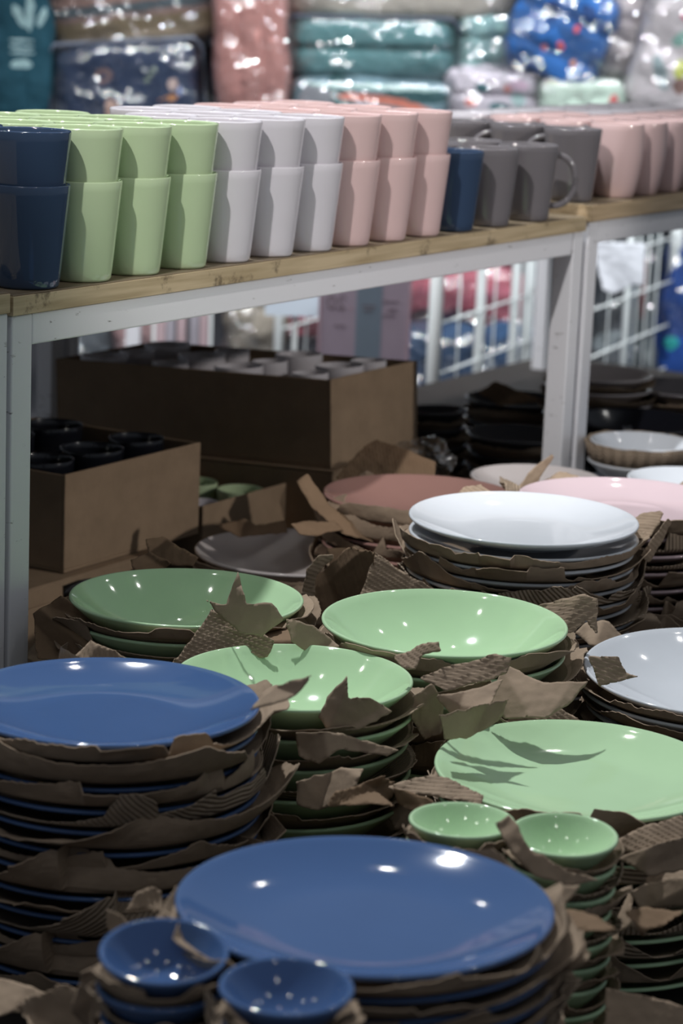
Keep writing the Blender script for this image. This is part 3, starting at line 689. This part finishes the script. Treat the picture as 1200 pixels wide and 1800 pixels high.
# loose crumpled pieces lying low between the stacks
rd = random.Random(5)
WEDGE = ['below the stacked green bowls at right', 'between the middle green bowl and the big green plate', 'left of the right-hand white plate', 'beside the left shelf leg foot', 'left of the shaded green bowl',
 'below the shaded green bowl', 'right of the shaded green bowl, low', 'behind the front lit green bowl', 'beside the greyish white plate', 'above the big blue plate', 'under the ribbed corner of the big green plate',
 'between the big green plate and its sauce bowls', 'behind the right-hand white plate', 'under the right-hand pink stack', 'right of the front small green bowl', 'at the right edge, low', 'right of the big blue plate, low',
 'at the foot of the small green bowl pile', 'left of the small blue bowls', 'at the bottom left corner', 'between the two small blue bowls', 'at the right edge below the big green plate', 'behind the greyish white plate', 'behind the shaded pink plate', 'between the white stack and the right-hand white plate']
for i, (x, y, d) in enumerate([(700, 1330, 2.55), (900, 1245, 2.62), (1060, 1250, 2.6), (60, 1130, 2.75), (180, 1140, 2.8), (240, 1170, 2.62), (480, 1115, 2.75), (600, 1120, 2.8), (600, 1010, 3.05), (650, 1400, 2.2),
                             (720, 1390, 2.35), (850, 1400, 2.3), (1120, 1180, 2.8), (1150, 1100, 2.9), (1060, 1560, 2.1), (1140, 1620, 2.0), (1000, 1620, 1.85), (940, 1700, 1.8), (200, 1740, 1.9), (100, 1780, 1.85), (390, 1850, 1.60), (1185, 1560, 2.15), (560, 930, 3.2), (640, 870, 3.5), (1060, 1130, 2.75)]):
    s = 46*2.4/d; n = rd.randint(6, 9); poly = []
    for k in range(n):
        a = 2*pi*k/n; r = s*rd.uniform(.45, 1.15); poly.append((x+r*cos(a)*1.3, y+r*sin(a)*.8))
    scrap(poly, d, rd.uniform(35, 75), 'crumpled brown paper scrap ' + WEDGE[i], ribbed=rd.random() < .4, corr=rd.uniform(0, 180), seed=100+i, crump=.016,
          dark=rd.random() < .5, turn=rd.uniform(-50, 50), group='paper scraps wedged between the stacks', step=.0025)

# corrugated bands round the white bowls at the right
def band(c, R0, R1, h, a0, a1, label):
    v = []; f = []; uv = []; n = 120
    for k in range(n+1):
        a = a0+(a1-a0)*k/n
        for j in range(2):
            R = (R0, R1)[j]+.0012*sin(k*1.5); v.append((R*cos(a), R*sin(a), h*j+(.003*noise.noise(Vector((a*3, 1, j)))))); uv.append((a*R, h*j))
    for k in range(n): f.append((2*k, 2*k+2, 2*k+3, 2*k+1))
    o = mesh('corrugated_band', v, f, M['ribs'], None, True, uv); o.location = c
    s = o.modifiers.new('thickness', 'SOLIDIFY'); s.thickness = .0012; s.offset = 1; tag(o, label, 'cardboard band'); return o
c = atd(1128, 775, 3.77)
band((c.x, c.y, c.z-.030), .078, .087, .030, 0, 6.2, 'ribbed brown cardboard band around the white bowl beside the shelf legs')
c = atd(1120, 738, 4.02)
pl = MB()
for k in range(6):
    a = math.atan2(c.y, c.x)+.28-.028*k - (0.02 if k > 2 else 0)
    pts = []
    for q in range(9):
        u = .62+.37*q/8; pts.append((u*.115*cos(a), u*.115*sin(a), .003+.0042+zin('bowl', u)*.115+.0004))
    pl.tube(pts, .0005, 5)
for o in bpy.data.objects:
    if o.name.startswith('bowl') and o.get('label', '').startswith('topmost black bowl'):
        pl.build('white_stripes', M['paper'], o)['label'] = 'thin white lines inside the black bowl'

# crumpled clear plastic by the big carton
def wad(c, r, label, mat):
    bm = bmesh.new(); bmesh.ops.create_icosphere(bm, subdivisions=4, radius=1)
    for v in bm.verts:
        p = v.co.copy(); k = 1+.35*noise.noise(p*1.5)+.25*abs(noise.noise(p*4)); v.co = Vector((p.x*r[0]*k, p.y*r[1]*k, p.z*r[2]*k))
    me = bpy.data.meshes.new('plastic_bag'); bm.to_mesh(me); bm.free(); me.materials.append(mat)
    o = link(bpy.data.objects.new('plastic_bag', me)); o.location = c; tag(o, label, 'plastic bag'); return o
wad(atd(745, 805, 3.62), (.045, .04, .03), 'crumpled clear plastic bag beside the big carton', M['plastic'])
# black plastic film edge below the left carton
m = MB(); pts = [atz(110, 1045, .545), atz(150, 1020, .55), atz(210, 998, .553), atz(300, 965, .556)]
m.tube(pts, [.012, .013, .011, .006], 12); o = m.build('plastic_film_roll', plain('black_film', (.012, .010, .010), .12, bump=.8, bscale=60), None, True)
tag(o, 'rolled black plastic film below the left carton', 'plastic film')
# flat brown carton at the left behind the leg
cc = atz(100, 1010, .54)
carton(Vector((cc.x-.22, cc.y-.10, .545)), .22, .10, .094, 'brown carton corner behind the left shelf leg', 1, 1, cells=False)

# ------------------------------------------------------------------ background: price board, wire cages, packed quilts
def facing(p): return math.atan2(p.y, p.x)-pi/2                      # local -Y looks back at the camera's side
def text(s, size, mat, parent, loc, mirror=False, bold=0):
    cu = bpy.data.curves.new('lettering', 'FONT'); cu.body = s; cu.size = size; cu.extrude = .0003; cu.offset = bold; cu.align_x = 'CENTER'; cu.materials.append(mat)
    tmp = bpy.data.objects.new('lettering_source', cu); COL.objects.link(tmp); bpy.context.view_layer.update()
    me = bpy.data.meshes.new_from_object(tmp.evaluated_get(bpy.context.evaluated_depsgraph_get())); bpy.data.objects.remove(tmp)
    o = bpy.data.objects.new('lettering', me); link(o, parent); o.location = loc; o.rotation_euler = (pi/2, 0, 0); o.scale = (-1 if mirror else 1, 1, 1); return o
sp = atd(640, 560, 5.55)
sg = empty('price_board', (sp.x, sp.y, 0), facing(sp)); tag(sg, 'pale pink price board with a grey blue stripe seen from behind, above the big carton', 'sign')
zc = sp.z
hw = .1015
MB().box((-hw, 0, zc-.12), (hw, .004, zc+.14)).build('board', translucent('board_pink', (.62, .54, .62)), sg)
MB().box((-.019, -.001, zc-.119), (.039, -.0002, zc+.139)).build('stripe', translucent('board_stripe', (.38, .47, .56)), sg)
MB().box((-.012, .006, 0), (.012, .022, zc+.10)).build('post', M['wire'], sg)
MB().box((-.10, -.06, 0), (.10, .09, .012)).build('foot', M['wire'], sg)
for k in (-1, 1): MB().box((k*hw-.003, -.003, zc-.12), (k*hw+.003, .0045, zc+.14)).build('frame_edge', plain('edge_pink', (.5, .36, .42), .3), sg)
tm = plain('faded_print', (.22, .17, .2), .5); tr = plain('faded_red_print', (.5, .3, .33), .5)
text('20', .046, tm, sg, (-.064, -.0012, zc+.018), True); text('.-', .022, tr, sg, (-.030, -.0012, zc+.018), True)
for k, (xx, zz, ww) in enumerate([(.058, .040, .035), (.062, .022, .022), (.055, .008, .028), (-.055, -.020, .026), (.010, .028, .030), (.008, .018, .020)]):
    MB().box((xx-ww/2, -.0022, zz+zc), (xx+ww/2, -.0011, zz+zc+.0025)).build('print_line', tm, sg)

def cage(px0, pxs, widths, d0, yaw, z0, z1, label, wires, px1, thin):
    """wire cage side running along direction yaw from the point seen at px0"""
    P0 = atd(px0, 560, d0); u = Vector((cos(yaw), sin(yaw), 0)); nrm = Vector((-sin(yaw), cos(yaw), 0))
    e = empty('wire_cage', (P0.x, P0.y, 0), yaw); tag(e, label, 'wire cage')
    def along(px):
        r = ray(px, 560); q = CAM + r*((P0-CAM).dot(nrm)/r.dot(nrm)); return (q-P0).dot(u)
    for px, wd in zip(pxs, widths): MB().tube([(along(px), 0, z0), (along(px), 0, z1)], wd, 10).build('post', M['wire'], e, True)
    a, b = along(px0), along(px1)
    g = MB()
    z = z0+.04
    while z < z1: g.tube([(a, -.002, z), (b, -.002, z)], .0035, 6); z += wires
    for px in thin: g.tube([(along(px), .003, z0), (along(px), .003, z1)], .0028, 6)
    g.build('wire_grid', M['wire'], e, True); return e
cage(765, [765, 843, 903, 926], [.017, .012, .012, .016], 5.9, RAD(9), .002, 1.0, 'white wire cage holding pink and blue packs, seen through the long shelf', .125, 990, [808, 870, 955, 975])
cage(1040, [1100, 1180], [.010, .019], 6.3, RAD(9), .002, 1.02, 'white wire cage seen through the right-hand shelf', .125, 1260, [1070, 1118, 1135, 1152, 1210, 1235])
cage(490, [128, 490], [.016, .012], 6.6, RAD(9), .002, .98, 'white wire cage seen above the big carton', .125, 740, [540, 690, 720])

def pillow(sx, sy, sz, folds=1, crump=.01, seed=0, n=5, vert=False, e=.24):
    """soft folded bundle: a rounded box with fold grooves and creases"""
    bm = bmesh.new(); bmesh.ops.create_cube(bm, size=2); bmesh.ops.subdivide_edges(bm, edges=bm.edges[:], cuts=22, use_grid_fill=True)
    for v in bm.verts:
        p = v.co.copy(); l = (abs(p.x)**(1/e*1.2)+abs(p.y)**(1/e*1.2)+abs(p.z)**(1/e*1.2))**(e/1.2)
        q = p/l
        ax = q.x if vert else q.z
        g = abs(sin((ax*.5+.5)*pi*folds)); g = 1-.14*(1-min(1, g*2.2))*(0 if abs(ax) > .96 else 1) if folds > 1 else 1
        if vert: q = Vector((q.x, q.y*g, q.z))
        else: q = Vector((q.x*(.5+.5*g), q.y*g, q.z))
        w_ = Vector((q.x*sx/2, q.y*sy/2, q.z*sz/2))
        w_ += p.normalized()*crump*(noise.noise(w_*9+Vector((seed, 0, 0)))+.5*noise.noise(w_*24+Vector((0, seed, 0))))
        v.co = w_
    me = bpy.data.meshes.new('bundle'); bm.to_mesh(me); bm.free()
    me.polygons.foreach_set('use_smooth', [True]*len(me.polygons)); return me
def pack(name, x0, y0, x1, y1, d, dy, mat, label, cat='quilt pack', folds=1, wrap=True, rot=0, crump=.01, seed=0, vert=False, e=.24, piping=None, turn=0, group=None):
    c = atd((x0+x1)/2, (y0+y1)/2, d); c = c + Vector((fw.x, fw.y, 0)).normalized()*dy/2
    sx = (x1-x0)/F*d; sz = (y1-y0)/F*d
    e_ = empty(name, (c.x, c.y, c.z-sz/2), facing(c)+RAD(turn)); tag(e_, label, cat, group)
    me = pillow(sx, dy, sz, folds, crump, seed, vert=vert, e=e); me.materials.append(mat)
    o = link(bpy.data.objects.new('folded_cloth', me), e_); o.location = (0, 0, sz/2); o.rotation_euler = (0, RAD(rot), 0)
    if wrap:
        me2 = pillow(sx*1.05, dy*1.06, sz*1.07, 1, crump*1.3+.004, seed+4, e=.22); me2.materials.append(M['plastic'])
        q = link(bpy.data.objects.new('plastic_wrap', me2), e_); q.location = (0, 0, sz/2); q.rotation_euler = (0, RAD(rot), 0)
    if piping:
        hx = sx*.52; hz = sz*.50; m = MB()
        pts = [(-hx, 0, -hz*.8), (-hx, 0, hz*.8), (-hx*.9, 0, hz), (hx*.9, 0, hz), (hx, 0, hz*.8), (hx, 0, -hz*.8), (hx*.9, 0, -hz)]
        m.tube([Vector(p)+Vector((0, -dy*.40, 0)) for p in pts], .006, 8)
        q = m.build('piping', piping, e_, True); q.location = (0, 0, sz/2); q.rotation_euler = (0, RAD(rot), 0)
    return e_
D = 6.9
dkp = plain('dark_piping', (.05, .06, .09), .5); grp = plain('grey_piping', (.13, .15, .20), .5)
W_ = (.55, .58, .6); PE = (.50, .33, .27)
s_ = D/F
f_teal = fabric('teal_knit', (.004, .055, .085), [( .03, z, .035, .004, (.35, .5, .52), 0) for z in (.0, .018, .036)] + [(.03, -.03, .03, .012, (.3, .45, .47), 0), (.02, .10, .012, .035, (.3, .45, .47), .5), (.05, .11, .012, .05, (.3, .45, .47), 0), (.085, .1, .01, .03, (.3, .45, .47), -.4)])
pack('hanging_blanket', -60, -40, 88, 225, D-.1, .12, f_teal, 'dark teal blanket with white knitted pattern hanging at the top left corner', 'blanket', folds=3, wrap=False, vert=True, crump=.012, seed=1, e=.3)
f_str = fabric('striped_brown', (.20, .13, .115), stripes=[(.045, .065, (.06, .08, .10)), (-.015, .012, (.055, .075, .09)), (-.07, -.03, (.16, .12, .07)), (.012, .045, (.26, .16, .135)), (-.10, -.07, (.28, .22, .15))])
pack('quilt_pack', 78, -70, 365, 92, D, .3, f_str, 'brown and grey striped quilt in clear plastic above the navy floral pack', rot=-8, seed=2, piping=grp, crump=.012)
f_navy = fabric('navy_floral', (.014, .030, .075), [(-.065, .035, .026, .022, (.16, .10, .10), .4), (-.065, .035, .010, .009, (.03, .04, .09), 0), (-.05, -.06, .016, .030, PE, .15), (-.03, -.075, .016, .022, PE, -.5), (.05, .045, .009, .007, W_, 0), (.065, .03, .007, .008, (.2, .25, .2), 0), (.078, .045, .008, .008, (.3, .35, .3), 0), (.055, .015, .008, .007, (.2, .25, .2), 0), (.125, .0, .014, .016, (.5, .38, .35), 0), (.125, -.035, .014, .009, (.5, .22, .08), .3), (.145, -.02, .008, .012, (.3, .35, .55), 0), (.10, -.035, .018, .003, (.3, .15, .08), .3)])
pack('quilt_pack', 84, 74, 346, 232, D-.05, .30, f_navy, 'navy floral quilt in shiny plastic behind the green cups', rot=-5, seed=3, piping=grp, crump=.01)
pack('quilt_pack', 330, 20, 400, 215, D+.25, .25, fabric('black_cloth', (.010, .010, .016)), 'black pack in the gap beside the pink quilt', seed=4, crump=.01)
f_pk = fabric('pink_quilting', (.42, .20, .18))
pack('folded_quilt', 372, -60, 505, 215, D-.1, .22, f_pk, 'dusty pink quilt standing on edge in vertical folds with dark piping', 'quilt', folds=3, rot=-4, vert=True, seed=5, crump=.009, piping=None)
pack('quilt_pack', 502, -60, 900, 36, D, .35, fabric('beige_cloth', (.36, .33, .29)), 'beige quilt pack at the top above the teal one', seed=6, rot=-1, piping=grp)
f_tl = fabric('teal_cloth', (.085, .20, .215))
pack('quilt_pack', 508, 32, 800, 142, D-.03, .34, f_tl, 'teal quilt in two thick folds behind the pink cups', folds=2, seed=7, rot=-1, piping=dkp, crump=.008)
f_ts = fabric('teal_light', (.22, .36, .36))
pack('quilt_pack', 780, 25, 930, 150, D+.02, .34, f_ts, 'crinkled pale teal quilt in shiny plastic right of the two thick folds', folds=3, seed=8, turn=18, crump=.022)
f_tw = fabric('teal_patterned', (.16, .26, .31), [(-.16, -.01, .05, .05, (.26, .27, .30), 0), (-.09, .02, .03, .06, (.02, .08, .09), .4), (.12, .015, .10, .02, (.02, .08, .09), 0), (0.0, .004, .10, .013, (.62, .20, .14), -.06), (.10, -.012, .07, .011, (.62, .20, .14), -.15), (0, .037, .2, .009, (.35, .5, .48), 0)])
pack('quilt_pack', 512, 138, 800, 215, D-.06, .34, f_tw, 'blue grey patterned quilt with a terracotta wave at the bottom of the pile', seed=9, crump=.006)
f_fl = fabric('pastel_floral', (.50, .46, .52), [(-.03, .02, .02, .014, (.05, .15, .17), 0), (.04, .02, .012, .012, (.6, .25, .22), 0), (-.06, -.02, .018, .012, (.62, .2, .17), 0), (.02, -.03, .03, .012, (.05, .14, .16), 0), (.07, .03, .03, .014, (.5, .36, .46), 0), (.07, -.01, .02, .02, (.3, .42, .42), 0)])
pack('quilt_pack', 790, 122, 952, 215, D-.08, .3, f_fl, 'pastel floral quilt in crinkled plastic below the pale teal one', folds=2, seed=10, crump=.016)
f_bl = fabric('blue_print', (.014, .095, .31), [(-.09, .10, .03, .009, (.65, .1, .12), 0), (-.08, .118, .03, .007, (.65, .1, .12), 0), (.035, .03, .008, .012, (.6, .1, .12), 0), (.01, -.03, .010, .014, (.6, .12, .14), .4), (-.03, -.05, .009, .009, (.6, .15, .16), 0), (.06, -.06, .009, .009, (.55, .25, .15), 0), (-.05, .05, .02, .03, (.01, .04, .16), .4), (.05, .08, .03, .02, (.01, .04, .14), -.5)])
pack('quilt_pack', 905, -30, 1080, 152, D-.12, .26, f_bl, 'bright blue quilt with red print bagged in shiny plastic', folds=3, seed=11, crump=.026, rot=20, piping=None)
f_gr = fabric('pale_green_cloth', (.46, .58, .50), [(.09, 0, .012, .02, (.6, .12, .12), 0)])
pack('quilt_pack', 948, 140, 1110, 215, D-.1, .28, f_gr, 'pale green quilt pack below the bright blue one', seed=12, crump=.012)
pack('quilt_pack', 1070, -40, 1145, 150, D-.05, .26, fabric('blush_cloth', (.52, .46, .47)), 'blush white quilt in puffy rolls with a dark strap', folds=5, seed=13, crump=.012, rot=6, piping=grp)
f_f2 = fabric('mint_floral', (.52, .48, .50), [(.0, .05, .05, .02, (.2, .36, .32), .6), (.02, .03, .014, .02, (.55, .1, .15), 0), (-.02, .10, .014, .012, (.55, .12, .2), 0), (.0, -.04, .016, .028, (.40, .45, .05), 0), (.01, -.085, .02, .022, (.24, .14, .12), 0), (-.05, -.06, .018, .05, (.25, .32, .34), .5)])
pack('quilt_pack', 1125, -20, 1300, 215, D-.15, .28, f_f2, 'white quilt with mint and rose floral print at the top right corner', folds=2, seed=14, crump=.02, rot=10)
# lower packs inside the cages
f_red = fabric('coral_plush', (.44, .12, .16)); f_nb = fabric('blue_plush', (.025, .07, .16), [(.02, .0, .03, .05, (.05, .12, .34), .3), (-.08, .04, .02, .02, (.3, .36, .44), 0)])
f_nb2 = fabric('navy_plush', (.02, .05, .11)); f_gy = fabric('grey_denim', (.10, .11, .12), [(.02, -.05, .05, .03, (.35, .4, .42), .3)])
pack('plush_pack', 700, 470, 940, 600, 6.75, .3, f_red, 'coral pink plush in clear plastic inside the cage, seen through the long shelf', 'plush pack', seed=21, crump=.03, e=.5)
pack('plush_pack', 690, 575, 850, 760, 6.7, .3, f_nb2, 'navy plush pack under the coral one, left', 'plush pack', seed=22, crump=.02)
pack('plush_pack', 840, 580, 990, 760, 6.7, .3, f_nb, 'blue plush pack under the coral one, right', 'plush pack', seed=23, crump=.025)
pack('plush_pack', 925, 430, 1030, 590, 6.95, .3, f_nb, 'blue pack between the cage post and the shelf leg', 'plush pack', seed=24, crump=.02)
pack('clothes_pack', 1030, 420, 1110, 720, 7.1, .3, f_gy, 'grey hanging cloth in folds inside the right cage', 'clothes pack', folds=4, vert=True, seed=25, crump=.02)
pack('clothes_pack', 1100, 420, 1175, 720, 7.15, .3, fabric('pale_stripes', (.20, .24, .25), [(.0, .1, .01, .09, (.35, .12, .12), 0), (.03, .0, .008, .2, (.45, .5, .5), 0), (-.03, .0, .008, .2, (.04, .10, .18), 0)]), 'pale striped hanging cloth inside the right cage', 'clothes pack', folds=5, vert=True, seed=26, crump=.015)
pack('clothes_pack', 1172, 430, 1290, 720, 7.0, .3, fabric('bright_blue_cloth', (.01, .06, .28), [(-.06, -.05, .02, .02, (.02, .3, .3), 0)]), 'bright blue pack at the right edge seen under the shelf', 'clothes pack', seed=27, crump=.02)
pack('clothes_pack', 560, 470, 720, 740, 7.6, .3, f_nb2, 'navy pack behind the price board', 'clothes pack', seed=28, crump=.02)
pack('clothes_pack', 485, 540, 570, 600, 7.2, .2, f_red, 'coral bundle between the beige pack and the price board', 'clothes pack', seed=29, crump=.02)
pack('clothes_pack', 395, 540, 500, 660, 7.1, .25, fabric('cream_cloth', (.33, .29, .24)), 'cream pack seen above the big carton', 'clothes pack', seed=30, crump=.02)
pack('clothes_pack', 190, 555, 285, 660, 7.3, .25, fabric('rose_cloth', (.50, .32, .32)), 'rose pink pack seen above the left of the big carton', 'clothes pack', seed=31, crump=.015)
pack('clothes_pack', 120, 560, 195, 660, 7.4, .25, fabric('slate_cloth', (.20, .23, .26)), 'slate grey pack seen above the left of the big carton', 'clothes pack', seed=32, crump=.015)
pk_ = atd(320, 560, 6.2); q = empty('clear_panel', (pk_.x, pk_.y, 0), facing(pk_)); tag(q, 'pinkish striped display panel standing behind the big carton', 'panel')
pm = MB()
for k, xx in enumerate((-.065, -.04, -.012, .02, .045)): pm.box((xx, 0, .0), (xx+.022, .012, .62), k=k % 2)
pm.build('slats', [plain('panel_pink', (.45, .34, .36), .4), plain('panel_grey', (.34, .32, .36), .4)], q)
MB().box((-.075, -.004, .0), (-.067, .016, .63)).build('side_rail', M['wire'], q); MB().box((.069, -.004, .0), (.077, .016, .63)).build('side_rail', M['wire'], q)
bp_ = atd(520, 520, 6.0); q = empty('notice_stand', (bp_.x, bp_.y, 0), facing(bp_)); tag(q, 'pale blue card on a thin stand left of the price board', 'card')
MB().box((-.075, -.004, bp_.z-.05), (.075, .004, bp_.z+.17)).build('card', plain('pale_blue_card', (.55, .62, .70), .5), q)
MB().box((-.006, .005, .01), (.006, .015, bp_.z+.1)).build('post', M['wire'], q); MB().box((-.08, -.08, 0), (.08, .08, .01)).build('foot', M['wire'], q)
# rack that carries the quilts
rk = atd(600, 330, D); e = empty('quilt_rack', (rk.x, rk.y, 0), facing(rk)); tag(e, 'long white rack behind the shelves, carrying the packed quilts', 'rack')
zr = atd(600, 222, D).z
MB().box((-1.5, -.02, zr-.04), (1.5, .6, zr-.004)).build('rack_board', plain('rack_board_paint', (.3, .32, .36), .5), e)
for sx in (-1.45, -.6, 1.40):
    for sy in (0, .55): MB().box((sx, sy, .001), (sx+.04, sy+.04, zr-.04)).build('leg', M['paint'], e)
# sheet of white paper hanging below the right-hand shelf
def hang_paper():
    poly = [(1046, 425), (1132, 428), (1130, 505), (1112, 500), (1078, 517), (1060, 510), (1050, 470)]
    return scrap(poly, 6.15, 80, 'white paper sheet hanging under the right-hand shelf', ribbed=False, seed=60, crump=.004, name='paper_notice', mat=M['paper'], cat='paper', step=.004)
hang_paper()
